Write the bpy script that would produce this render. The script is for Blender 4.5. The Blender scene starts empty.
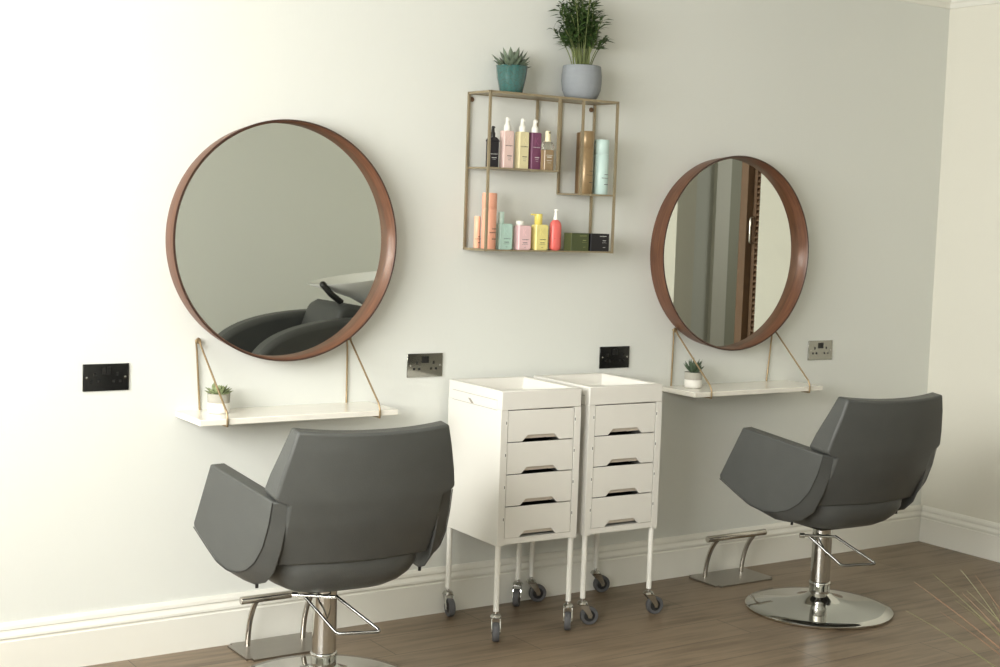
import bpy, bmesh, math, random
from mathutils import Vector, Matrix
from math import pi, sin, cos, radians
random.seed(7)
SC = bpy.context.scene
COL = SC.collection

# ------------------------------------------------------------------ helpers
def srgb(r, g, b):
    f = lambda c: (c/255/12.92) if c/255 <= .04045 else ((c/255+.055)/1.055)**2.4
    return (f(r), f(g), f(b), 1)

def mat(name, col, rough=.5, metal=0., bump=0., bscale=200., var=0., vscale=3., coat=0., spec=.5, trans=0., stretch=(1, 1, 1), ior=1.45):
    m = bpy.data.materials.new(name); m.use_nodes = True
    nt = m.node_tree; b = nt.nodes['Principled BSDF']
    b.inputs['Base Color'].default_value = col
    b.inputs['Roughness'].default_value = rough
    b.inputs['Metallic'].default_value = metal
    b.inputs['Coat Weight'].default_value = coat
    b.inputs['Specular IOR Level'].default_value = spec
    b.inputs['Transmission Weight'].default_value = trans
    b.inputs['IOR'].default_value = ior
    tc = nt.nodes.new('ShaderNodeTexCoord'); mp = nt.nodes.new('ShaderNodeMapping')
    mp.inputs['Scale'].default_value = stretch
    nt.links.new(tc.outputs['Object'], mp.inputs['Vector'])
    n = nt.nodes.new('ShaderNodeTexNoise'); n.inputs['Scale'].default_value = vscale; n.inputs['Detail'].default_value = 5
    nt.links.new(mp.outputs[0], n.inputs['Vector'])
    mx = nt.nodes.new('ShaderNodeMix'); mx.data_type = 'RGBA'
    v = max(var, .01)
    mx.inputs['A'].default_value = tuple(c*(1-v) for c in col[:3])+(1,)
    mx.inputs['B'].default_value = tuple(min(1, c*(1+v)) for c in col[:3])+(1,)
    nt.links.new(n.outputs['Fac'], mx.inputs['Factor'])
    nt.links.new(mx.outputs['Result'], b.inputs['Base Color'])
    if bump:
        n2 = nt.nodes.new('ShaderNodeTexNoise'); n2.inputs['Scale'].default_value = bscale; n2.inputs['Detail'].default_value = 3
        nt.links.new(mp.outputs[0], n2.inputs['Vector'])
        bp = nt.nodes.new('ShaderNodeBump'); bp.inputs['Strength'].default_value = bump; bp.inputs['Distance'].default_value = .002
        nt.links.new(n2.outputs['Fac'], bp.inputs['Height']); nt.links.new(bp.outputs[0], b.inputs['Normal'])
    return m

def tag(o, label=None, cat=None, group=None, kind=None):
    if label: o['label'] = label
    if cat: o['category'] = cat
    if group: o['group'] = group
    if kind: o['kind'] = kind
    return o

def empty(name, loc=(0, 0, 0), rz=0, label=None, cat=None, group=None):
    o = bpy.data.objects.new(name, None); COL.objects.link(o)
    o.location = loc; o.rotation_euler = (0, 0, rz); o.empty_display_size = .05
    return tag(o, label, cat, group)

def obj(name, bm, m, parent=None, smooth=False, bevel=0, seg=2, loc=None, rot=None, angle=40):
    me = bpy.data.meshes.new(name)
    bmesh.ops.recalc_face_normals(bm, faces=bm.faces[:])
    bm.to_mesh(me); bm.free()
    ms = m if isinstance(m, (list, tuple)) else [m]
    for x in ms: me.materials.append(x)
    if smooth:
        for p in me.polygons: p.use_smooth = True
    o = bpy.data.objects.new(name, me); COL.objects.link(o)
    if parent: o.parent = parent
    if loc: o.location = loc
    if rot: o.rotation_euler = rot
    if bevel:
        b = o.modifiers.new('bevel', 'BEVEL'); b.width = bevel; b.segments = seg; b.limit_method = 'ANGLE'; b.angle_limit = radians(angle)
        b.harden_normals = False
        for p in me.polygons: p.use_smooth = True
    if smooth or bevel:
        try: me.set_sharp_from_angle(angle=radians(50))
        except Exception: pass
    return o

def copy_tree(o, parent=None):
    c = o.copy(); COL.objects.link(c); c.parent = parent
    for ch in list(o.children): copy_tree(ch, c)
    return c

def box(bm, x0, x1, y0, y1, z0, z1, mi=0):
    vs = [bm.verts.new((x, y, z)) for x in (x0, x1) for y in (y0, y1) for z in (z0, z1)]
    F = [(0, 1, 3, 2), (4, 6, 7, 5), (0, 4, 5, 1), (2, 3, 7, 6), (0, 2, 6, 4), (1, 5, 7, 3)]
    for f in F:
        fc = bm.faces.new([vs[i] for i in f]); fc.material_index = mi
    return vs

def BX(*a):
    bm = bmesh.new(); box(bm, *a); return bm

def prism(bm, pts, axis, a, b, mi=0):
    """extrude a closed polygon of 2D points along axis (0:x,1:y,2:z) from a to b"""
    def P(p, t):
        return {0: (t, p[0], p[1]), 1: (p[0], t, p[1]), 2: (p[0], p[1], t)}[axis]
    A = [bm.verts.new(P(p, a)) for p in pts]; B = [bm.verts.new(P(p, b)) for p in pts]
    n = len(pts)
    for f in [A, B[::-1]]+[[A[i], A[(i+1) % n], B[(i+1) % n], B[i]] for i in range(n)]:
        bm.faces.new(f).material_index = mi
    return bm

def lathe(bm, prof, seg=32, c=(0, 0, 0), axis=2, closed=False, mi=0):
    """revolve profile [(r, h)]"""
    rings = []
    for r, h in prof:
        ring = []
        if r < 1e-6:
            p = {2: (c[0], c[1], c[2]+h), 1: (c[0], c[1]+h, c[2]), 0: (c[0]+h, c[1], c[2])}[axis]
            ring = [bm.verts.new(p)]
        else:
            for i in range(seg):
                a = 2*pi*i/seg; u, v = r*cos(a), r*sin(a)
                p = {2: (c[0]+u, c[1]+v, c[2]+h), 1: (c[0]+u, c[1]+h, c[2]+v), 0: (c[0]+h, c[1]+u, c[2]+v)}[axis]
                ring.append(bm.verts.new(p))
        rings.append(ring)
    pairs = list(zip(rings, rings[1:]))
    if closed: pairs.append((rings[-1], rings[0]))
    for A, B in pairs:
        for i in range(seg):
            j = (i+1) % seg
            if len(A) == 1 and len(B) == 1: continue
            if len(A) == 1: f = [A[0], B[j], B[i]]
            elif len(B) == 1: f = [A[i], A[j], B[0]]
            else: f = [A[i], A[j], B[j], B[i]]
            bm.faces.new(f).material_index = mi
    if not closed:
        for R_ in (rings[0], rings[-1]):
            if len(R_) > 1: bm.faces.new(R_).material_index = mi
    return bm

def tube(bm, pts, r, seg=10, mi=0, radii=None):
    pts = [Vector(p) for p in pts]; rings = []
    t = (pts[1]-pts[0]).normalized()
    up = Vector((0, 0, 1)) if abs(t.z) < .9 else Vector((1, 0, 0))
    n = t.cross(up).normalized()
    for i, p in enumerate(pts):
        if i == 0: t = (pts[1]-p).normalized()
        elif i == len(pts)-1: t = (p-pts[i-1]).normalized()
        else: t = ((pts[i+1]-p).normalized()+(p-pts[i-1]).normalized()).normalized()
        n = (n-t*n.dot(t)).normalized(); b = t.cross(n)
        rr = radii[i] if radii else r
        if 0 < i < len(pts)-1:
            ca = (p-pts[i-1]).normalized().dot(t); rr = rr/max(ca, .6) if not radii else rr
        rings.append([bm.verts.new(p+n*rr*cos(2*pi*k/seg)+b*rr*sin(2*pi*k/seg)) for k in range(seg)])
    for A, B in zip(rings, rings[1:]):
        for k in range(seg):
            bm.faces.new([A[k], A[(k+1) % seg], B[(k+1) % seg], B[k]]).material_index = mi
    bm.faces.new(rings[0]).material_index = mi; bm.faces.new(rings[-1]).material_index = mi
    return bm

def arc(p0, p1, p2, n=6):
    p0, p1, p2 = map(Vector, (p0, p1, p2))
    return [p0*(1-t)**2+p1*2*t*(1-t)+p2*t*t for t in [i/n for i in range(n+1)]]

def rounded(pts, rad, n=4, close=False):
    """round the corners of an open 3D polyline"""
    pts = [Vector(p) for p in pts]; out = [pts[0]]
    for a, b, c in zip(pts, pts[1:], pts[2:]):
        d1 = (a-b).normalized()*rad; d2 = (c-b).normalized()*rad
        out += arc(b+d1, b, b+d2, n)
    return out+[pts[-1]]

def text(name, s, size, loc, rot, m, parent, ext=.0002, align='CENTER'):
    cu = bpy.data.curves.new(name, 'FONT'); cu.body = s; cu.size = size; cu.extrude = ext
    cu.align_x = align; cu.align_y = 'CENTER'; cu.materials.append(m)
    tmp = bpy.data.objects.new(name+'_curve', cu); COL.objects.link(tmp)
    bpy.context.view_layer.update()
    me = bpy.data.meshes.new_from_object(tmp.evaluated_get(bpy.context.evaluated_depsgraph_get()))
    bpy.data.objects.remove(tmp); bpy.data.curves.remove(cu)
    me.materials.clear(); me.materials.append(m)
    o = bpy.data.objects.new(name, me); COL.objects.link(o); o.parent = parent; o.location = loc; o.rotation_euler = rot
    return o

# ------------------------------------------------------------------ materials
def wall_mat(name, col):
    m = mat(name, col, rough=.85, bump=.15, bscale=60, var=.018, vscale=1.3, spec=.2, stretch=(1.5, 1.5, .35))
    return m
M = {}
M['wall'] = wall_mat('wall_paint', (.72, .735, .69, 1))
M['wall_r'] = wall_mat('cream_paint', (.75, .735, .645, 1))
M['trim'] = mat('trim_paint', (.80, .79, .72, 1), rough=.4, var=.02, vscale=5)
M['ceil'] = mat('ceiling_paint', (.82, .81, .76, 1), rough=.9)
M['leather'] = mat('grey_leatherette', (.073, .076, .071, 1), rough=.42, bump=.35, bscale=260, var=.10, vscale=14, spec=.45)
M['leather_dark'] = mat('dark_seam_vinyl', (.03, .03, .028, 1), rough=.5)
M['chrome'] = mat('polished_chrome', (.60, .60, .57, 1), rough=.06, metal=1, var=.02)
M['satin'] = mat('satin_chrome', (.55, .52, .47, 1), rough=.22, metal=1, var=.03)
M['plate_steel'] = mat('brushed_plate', (.36, .34, .31, 1), rough=.30, metal=1, bump=.1, bscale=300, var=.05, stretch=(1, 10, 1))
M['white'] = mat('trolley_white_plastic', (.74, .725, .67, 1), rough=.38, var=.01, vscale=8)
M['white_leg'] = mat('white_enamel', (.80, .79, .73, 1), rough=.3)
M['marble'] = mat('white_marble', (.86, .83, .74, 1), rough=.18, var=.05, vscale=9, coat=.3, stretch=(1, 3, 1))
M['brass'] = mat('brushed_brass', (.40, .30, .175, 1), rough=.33, metal=.85, var=.06, vscale=30)
M['antique'] = mat('antique_gold_metal', (.36, .30, .20, 1), rough=.42, metal=.6, var=.08, vscale=20)
M['black_nickel'] = mat('black_nickel', (.035, .035, .033, 1), rough=.12, metal=.7, var=.05)
M['nickel_painted_reflection'] = mat('nickel_painted_reflection', (.33, .325, .29, 1), rough=.12, metal=1, var=.04)  # black nickel too; the bright surroundings it reflects are put into the colour
M['black'] = mat('black_plastic', (.012, .012, .011, 1), rough=.35)
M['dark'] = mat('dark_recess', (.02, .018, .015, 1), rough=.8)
M['rubber'] = mat('grey_rubber', (.095, .095, .098, 1), rough=.6, var=.08, vscale=30)
M['pull'] = mat('finger_pull_beige', (.56, .50, .42, 1), rough=.5)
M['lever'] = mat('lever_chrome', (.26, .26, .25, 1), rough=.12, metal=1)
M['hub'] = mat('black_hub', (.02, .02, .02, 1), rough=.5)
M['silver'] = mat('glass_silvering', (.75, .77, .72, 1), rough=.005, metal=1)
M['plasticwhite'] = mat('white_cap_plastic', (.88, .87, .80, 1), rough=.35)
M['cream'] = mat('cream_pump_plastic', (.80, .73, .50, 1), rough=.35)
M['ink'] = mat('black_ink', (.03, .03, .03, 1), rough=.6)
M['inkwhite'] = mat('white_ink', (.75, .75, .72, 1), rough=.6)
M['soil'] = mat('potting_soil', (.03, .022, .015, 1), rough=.95, bump=.8, bscale=300, var=.4, vscale=80)
M['succ'] = mat('succulent_green', (.28, .33, .17, 1), rough=.5, var=.35, vscale=25)
M['succ_dark'] = mat('dark_succulent_green', (.085, .125, .075, 1), rough=.5, var=.35, vscale=25)
M['palm'] = mat('palm_green', (.045, .085, .022, 1), rough=.5, var=.45, vscale=18)
M['stem'] = mat('palm_stem_green', (.15, .18, .065, 1), rough=.5, var=.25, vscale=20)
M['ceramic_white'] = mat('matt_white_glaze', (.82, .80, .74, 1), rough=.45)
M['concrete'] = mat('grey_concrete', (.40, .385, .33, 1), rough=.85, bump=.3, bscale=200, var=.1, vscale=40)
M['bluegrey'] = mat('blue_grey_pottery', (.25, .27, .285, 1), rough=.7, bump=.25, bscale=60, var=.08, vscale=12, stretch=(1, 1, 6))
M['brownwood'] = mat('brown_stained_wood', (.20, .12, .07, 1), rough=.5, var=.25, vscale=12, stretch=(1, 1, .15))
M['basin'] = mat('white_basin_ceramic', (.80, .80, .77, 1), rough=.12)
M['basin_under'] = mat('grey_basin_shell', (.34, .36, .37, 1), rough=.4)
M['charcoal'] = mat('charcoal_vinyl', (.055, .057, .055, 1), rough=.42, var=.1)
M['grass'] = mat('grass_blade', (.19, .19, .09, 1), rough=.5, var=.35, vscale=9)
M['grass_pink'] = mat('grass_blade_reddish', (.27, .16, .10, 1), rough=.5, var=.3, vscale=9)
M['door_grey'] = mat('grey_green_paint', (.42, .42, .34, 1), rough=.5)

# teal crackle glaze
def teal():
    m = mat('teal_crackle_glaze', (.04, .19, .18, 1), rough=.14, var=.25, vscale=12, coat=.5)
    nt = m.node_tree; b = nt.nodes['Principled BSDF']
    v = nt.nodes.new('ShaderNodeTexVoronoi'); v.feature = 'DISTANCE_TO_EDGE'; v.inputs['Scale'].default_value = 70
    tc = nt.nodes.new('ShaderNodeTexCoord'); nt.links.new(tc.outputs['Object'], v.inputs['Vector'])
    cr = nt.nodes.new('ShaderNodeValToRGB'); cr.color_ramp.elements[0].color = (.05, .06, .05, 1); cr.color_ramp.elements[1].color = (.040, .125, .115, 1); cr.color_ramp.elements[1].position = .05
    nt.links.new(v.outputs['Distance'], cr.inputs[0]); nt.links.new(cr.outputs[0], b.inputs['Base Color'])
    return m
M['teal'] = teal()

def walnut(name, c1, c2):
    m = bpy.data.materials.new(name); m.use_nodes = True
    nt = m.node_tree; N = nt.nodes; L = nt.links; b = N['Principled BSDF']
    b.inputs['Roughness'].default_value = .38
    tc = N.new('ShaderNodeTexCoord'); s = N.new('ShaderNodeSeparateXYZ'); L.new(tc.outputs['Object'], s.inputs[0])
    at = N.new('ShaderNodeMath'); at.operation = 'ARCTAN2'; L.new(s.outputs['X'], at.inputs[0]); L.new(s.outputs['Z'], at.inputs[1])
    ma = N.new('ShaderNodeMath'); ma.operation = 'MULTIPLY'; ma.inputs[1].default_value = 2.2; L.new(at.outputs[0], ma.inputs[0])
    my = N.new('ShaderNodeMath'); my.operation = 'MULTIPLY'; my.inputs[1].default_value = 70; L.new(s.outputs['Y'], my.inputs[0])
    c = N.new('ShaderNodeCombineXYZ'); L.new(ma.outputs[0], c.inputs[0]); L.new(my.outputs[0], c.inputs[1])
    n = N.new('ShaderNodeTexNoise'); n.inputs['Scale'].default_value = 1.6; n.inputs['Detail'].default_value = 8; n.inputs['Roughness'].default_value = .65
    L.new(c.outputs[0], n.inputs['Vector'])
    r = N.new('ShaderNodeValToRGB'); r.color_ramp.elements[0].position = .3; r.color_ramp.elements[1].position = .72
    r.color_ramp.elements[0].color = c1; r.color_ramp.elements[1].color = c2
    L.new(n.outputs['Fac'], r.inputs[0]); L.new(r.outputs[0], b.inputs['Base Color'])
    return m
M['walnut'] = walnut('walnut_veneer', (.085, .034, .018, 1), (.195, .084, .042, 1))
M['walnut_edge'] = mat('walnut_edge', (.055, .025, .016, 1), rough=.5)

def floor_mat():
    m = bpy.data.materials.new('brown_oak_laminate'); m.use_nodes = True
    nt = m.node_tree; N = nt.nodes; L = nt.links; b = N['Principled BSDF']
    b.inputs['Roughness'].default_value = .38; b.inputs['Specular IOR Level'].default_value = .4
    tc = N.new('ShaderNodeTexCoord')
    br = N.new('ShaderNodeTexBrick'); br.inputs['Scale'].default_value = 1
    br.inputs['Brick Width'].default_value = 1.25; br.inputs['Row Height'].default_value = .19; br.inputs['Mortar Size'].default_value = .0014
    br.inputs['Color1'].default_value = (.30, .30, .30, 1); br.inputs['Color2'].default_value = (.70, .70, .70, 1); br.inputs['Mortar'].default_value = (0, 0, 0, 1)
    br.offset = .37
    L.new(tc.outputs['Object'], br.inputs['Vector'])
    mp = N.new('ShaderNodeMapping'); mp.inputs['Scale'].default_value = (1.1, 13, 1); L.new(tc.outputs['Object'], mp.inputs[0])
    n = N.new('ShaderNodeTexNoise'); n.inputs['Scale'].default_value = 2.2; n.inputs['Detail'].default_value = 9; n.inputs['Roughness'].default_value = .62; L.new(mp.outputs[0], n.inputs['Vector'])
    mp2 = N.new('ShaderNodeMapping'); mp2.inputs['Scale'].default_value = (1.6, 5, 1); L.new(tc.outputs['Object'], mp2.inputs[0])
    n2 = N.new('ShaderNodeTexNoise'); n2.inputs['Scale'].default_value = 2.0; n2.inputs['Detail'].default_value = 3; L.new(mp2.outputs[0], n2.inputs['Vector'])
    a1 = N.new('ShaderNodeMath'); a1.operation = 'MULTIPLY_ADD'; a1.inputs[1].default_value = .25; L.new(br.outputs['Color'], a1.inputs[0]); L.new(n.outputs['Fac'], a1.inputs[2])
    a2 = N.new('ShaderNodeMath'); a2.operation = 'MULTIPLY_ADD'; a2.inputs[1].default_value = .6; L.new(n2.outputs['Fac'], a2.inputs[0]); L.new(a1.outputs[0], a2.inputs[2])
    r = N.new('ShaderNodeValToRGB'); r.color_ramp.elements[0].position = .62; r.color_ramp.elements[1].position = 1.15
    r.color_ramp.elements[0].color = (.095, .066, .040, 1); r.color_ramp.elements[1].color = (.235, .175, .115, 1)
    dv = N.new('ShaderNodeMath'); dv.operation = 'MULTIPLY'; dv.inputs[1].default_value = 1; L.new(a2.outputs[0], dv.inputs[0]); L.new(dv.outputs[0], r.inputs[0])
    mx = N.new('ShaderNodeMix'); mx.data_type = 'RGBA'; mx.inputs['B'].default_value = (.05, .036, .024, 1)
    L.new(br.outputs['Fac'], mx.inputs['Factor']); L.new(r.outputs[0], mx.inputs['A']); L.new(mx.outputs['Result'], b.inputs['Base Color'])
    bp = N.new('ShaderNodeBump'); bp.inputs['Strength'].default_value = .15; bp.inputs['Distance'].default_value = .002; L.new(n.outputs['Fac'], bp.inputs['Height']); L.new(bp.outputs[0], b.inputs['Normal'])
    return m
M['floor'] = floor_mat()

def glass_mat():
    m = bpy.data.materials.new('window_glass'); m.use_nodes = True
    nt = m.node_tree; N = nt.nodes; L = nt.links; N.remove(N['Principled BSDF'])
    t = N.new('ShaderNodeBsdfTransparent'); g = N.new('ShaderNodeBsdfGlossy'); g.inputs['Roughness'].default_value = .01
    x = N.new('ShaderNodeMixShader'); x.inputs[0].default_value = .06
    L.new(t.outputs[0], x.inputs[1]); L.new(g.outputs[0], x.inputs[2]); L.new(x.outputs[0], N['Material Output'].inputs[0])
    return m
M['glass'] = glass_mat()

def S(name, bm, m, **k):
    return tag(obj(name, bm, m, **k), kind='structure')

# ------------------------------------------------------------------ the room
XL, XR, YF, H = -2.3, 3.8125, -5.3, 2.60
S('floor', BX(XL-.15, 6.6, YF-.15, .15, -.1, 0), M['floor'])
S('ceiling', BX(XL-.15, 6.6, YF-.15, .15, H, H+.1), M['ceil'])
S('wall_back', BX(XL-.15, XR+.14, 0, .12, 0, H), M['wall'])
# right wall with an opening to the next room (seen in the right-hand mirror)
OA, OB = -1.29, -1.975
bm = bmesh.new(); box(bm, XR, XR+.14, OA, 0, 0, H); box(bm, XR, XR+.14, YF, OB, 0, H); box(bm, XR, XR+.14, OB, OA, 2.12, H)
S('wall_right', bm, M['wall_r'])
S('wall_front', BX(XL-.15, XR+.14, YF-.12, YF, 0, H), M['wall'])
# hall beyond the opening
bm = bmesh.new(); box(bm, XR+.14, 6.6, -2.71, -2.59, 0, H)
S('wall_hall', bm, M['wall'])
S('wall_hall_side', BX(6.5, 6.6, -2.59, .12, 0, H), M['wall'])
S('wall_hall_back', BX(XR+.14, 6.6, .0, .12, 0, H), M['wall'])
# left wall with the big window
WY0, WY1, WZ0, WZ1 = -4.2, -.75, 1.1, 2.5
bm = bmesh.new()
box(bm, XL-.15, XL, YF, WY0, 0, H); box(bm, XL-.15, XL, WY1, 0, 0, H)
box(bm, XL-.15, XL, WY0, WY1, 0, WZ0); box(bm, XL-.15, XL, WY0, WY1, WZ1, H)
S('wall_left', bm, M['wall'])
win = empty('window_1', (XL-.08, (WY0+WY1)/2, WZ0)); win['kind'] = 'structure'
bm = bmesh.new(); hw = (WY1-WY0)/2; wh = WZ1-WZ0
for a, b_ in ((-hw, -hw+.06), (hw-.06, hw), (-.03, .03)): box(bm, -.03, .03, a, b_, 0, wh)
box(bm, -.03, .03, -hw, hw, 0, .06); box(bm, -.03, .03, -hw, hw, wh-.06, wh)
obj('window_frame', bm, M['trim'], win)
obj('window_pane', BX(-.004, .004, -hw+.06, hw-.06, .06, wh-.06), M['glass'], win)
obj('window_sill', BX(.03, .12, -hw-.05, hw+.05, -.03, 0), M['trim'], win)

# skirting board: profile (offset from the wall, height)
SK = [(0, 0), (.020, 0), (.020, .112), (.017, .116), (.017, .120), (.021, .124), (.020, .131), (.012, .142), (.011, .146), (.014, .150), (.012, .160), (.006, .1695), (0, .170)]
bm = bmesh.new(); prism(bm, [(-d, z) for d, z in SK], 0, XL, XR)
S('baseboard_back', bm, M['trim'])
bm = bmesh.new()
prism(bm, [(XR-d, z) for d, z in SK], 1, OA, -.0205)
S('baseboard_right', bm, M['trim'])
bm = bmesh.new(); prism(bm, [(XR-d, z) for d, z in SK], 1, YF, OB)
S('baseboard_right_far', bm, M['trim'])
CR = [(0, 0), (.006, .002), (.012, .022), (.018, .026), (.026, .048), (.045, .075), (.066, .084), (.070, .100), (.078, .104), (.080, .112), (0, .112)]
bm = bmesh.new(); prism(bm, [(-d, H-.112+z) for d, z in CR], 0, XL, XR)
S('trim_1', bm, M['trim'])
bm = bmesh.new(); prism(bm, [(XR-d, H-.112+z) for d, z in CR], 1, YF, -.0)
S('trim_2', bm, M['trim'])

# louvred sliding door and architraves seen in the mirror
d = empty('door_1', (XR+.055, -1.38, 0)); d['kind'] = 'structure'
bm = bmesh.new()
box(bm, -.018, .018, 0, .024, 0, 2.02); box(bm, -.018, .018, .42, .47, 0, 2.02)
box(bm, -.018, .018, 0, .47, 0, .12); box(bm, -.018, .018, 0, .47, 1.97, 2.02)
obj('door_frame', bm, M['brownwood'], d)
bm = bmesh.new(); z = .13
while z < 1.95:
    prism(bm, [(-.016, z), (.016, z+.034), (.016, z+.041), (-.016, z+.007)], 1, .024, .42); z += .030
for v in bm.verts: pass
obj('louvre', bm, M['brownwood'], d)
obj('door_handle', tube(bmesh.new(), rounded([(-.018, .012, 1.36), (-.045, .012, 1.36), (-.045, .012, 1.50), (-.018, .012, 1.50)], .012), .006), M['satin'], d, smooth=True)
S('trim_3', BX(XR-.004, XR+.144, -1.440, -1.385, 0, 2.12), M['brownwood'])
bm = BX(4.62, 4.74, -2.59, -2.56, 0, 2.2)
S('trim_4', bm, M['trim'])
S('trim_5', BX(4.90, 4.925, -2.59, -2.53, 0, 2.2), M['trim'])
S('door_2', BX(4.74, 4.90, -2.59, -2.575, 0, 2.2), M['door_grey'])

# ------------------------------------------------------------------ round mirrors
def make_mirror():
    t = empty('round_mirror')
    bm = bmesh.new()
    pr = [(.391, -.001), (.4, -.092), (.3995, -.0935), (.395, -.0935), (.3940, -.092), (.3902, -.088), (.3898, -.0410), (.3868, -.014), (.3868, -.001)]
    lathe(bm, pr, 160, axis=1, closed=True)
    for f in bm.faces:
        ys = [v.co.y for v in f.verts]
        if max(ys) < -.0915: f.material_index = 1
    obj('frame', bm, [M['walnut'], M['walnut_edge']], t, smooth=True)
    bm = bmesh.new(); lathe(bm, [(.3896, -.0380), (.3896, -.0420)], 160, axis=1)
    obj('mirror_glass', bm, M['silver'], t)
    bm = bmesh.new(); lathe(bm, [(.3866, -.001), (.3866, -.0379)], 96, axis=1)
    obj('backing_board', bm, M['walnut_edge'], t)
    return t
m1 = make_mirror(); m1.location = (.5043, 0, 1.363)
tag(m1, 'round walnut-rimmed mirror above the left marble shelf, reflecting a white wash basin', 'mirror', 'round walnut mirrors')
m2 = copy_tree(m1); m2.location = (2.4953, 0, 1.3474)
tag(m2, 'round walnut-rimmed mirror above the right marble shelf, reflecting a louvred door', 'mirror', 'round walnut mirrors')

# ------------------------------------------------------------------ marble shelves on brass loops
def make_shelf(x0, x1, loops, label):
    t = empty('marble_shelf', ((x0+x1)/2, 0, 0), 0, label, 'shelf', 'marble shelves on brass loops')
    hx = (x1-x0)/2; cx = (x0+x1)/2
    obj('marble_slab', BX(-hx, hx, -.2184, -.001, .7815, .801), M['marble'], t, bevel=.002)
    for xk, xb_, xf in loops:
        xk -= cx; xb_ -= cx; xf -= cx
        r = .0034
        bm = bmesh.new()
        kn = Vector((xk, -.010, 1.030))
        pts = [kn+Vector((.006, -.004, .004)), kn+Vector((.005, -.012, -.012)), (xf-.001, -.2135, .826), (xf, -.2230, .806), (xf, -.2230, .7772), (xf, -.2, .7772), (xb_, -.006, .7772), (xb_, -.0045, .80), kn+Vector((-.003, -.001, -.03)), kn+Vector((-.008, -.004, .002)), kn+Vector((0, -.004, .009)), kn+Vector((.006, -.004, .004))]
        tube(bm, rounded(pts, .003, 2), r, 8)
        obj('hanging_loop', bm, M['brass'], t, smooth=True)
        bm = bmesh.new(); lathe(bm, [(.0035, 0), (.0035, -.012), (.0085, -.0125), (.0095, -.016), (.0085, -.019), (0, -.0195)], 16, c=(xk, 0, 1.030), axis=1)
        obj('knob', bm, M['brass'], t, smooth=True)
make_shelf(.1545, .8587, ((.223, .235, .243), (.768, .770, .786)), 'white marble wall shelf hung on brass loops under the left mirror')
make_shelf(2.1868, 2.8939, ((2.240, 2.240, 2.268), (2.786, 2.770, 2.811)), 'white marble wall shelf on brass loops right of the trolleys, under the right mirror')

# ------------------------------------------------------------------ sockets
def make_socket(plate_m, loc, label):
    t = empty('wall_socket', loc, 0, label, 'socket', 'double wall sockets')
    bm = BX(0, .146, -.0055, -.0003, -.086, 0)
    obj('faceplate', bm, plate_m, t, bevel=.0012)
    def pr(x0, x1, z0, z1, nm, m, dep=.0066):
        return obj(nm, BX(x0, x1, -dep, -.0050, -z1, -z0), m, t)
    pr(.060, .0720, .010, .034, 'switch', M['black'], .009); pr(.0745, .0865, .010, .034, 'switch', M['black'], .009)
    for cx in (.038, .108):
        pr(cx-.0035, cx+.0035, .028, .039, 'pin_hole', M['black'], .0060)
        for s in (-1, 1): pr(cx+s*.0105-.0045, cx+s*.0105+.0045, .0515, .060, 'pin_hole', M['black'], .0060)
    for x in (.012, .134):
        bm = bmesh.new(); lathe(bm, [(.0035, -.005), (.0035, -.0064), (.002, -.0068), (0, -.0068)], 12, c=(x, 0, -.043), axis=1)
        obj('screw', bm, M['chrome'], t, smooth=True)
    return t
make_socket(M['black_nickel'], (-.1474, 0, .9634), 'black double wall socket at the far left, left of the marble shelf')
make_socket(M['nickel_painted_reflection'], (1.0089, 0, .9654), 'mirror-finish black nickel double wall socket with pale reflection in its colour, between left mirror and trolleys')
make_socket(M['black_nickel'], (1.8708, 0, .970), 'black double wall socket directly above the right trolley')
make_socket(M['nickel_painted_reflection'], (3.0126, 0, .9687), 'black nickel double wall socket with grey reflection in its colour, right of the right mirror, above the chair')

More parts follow.
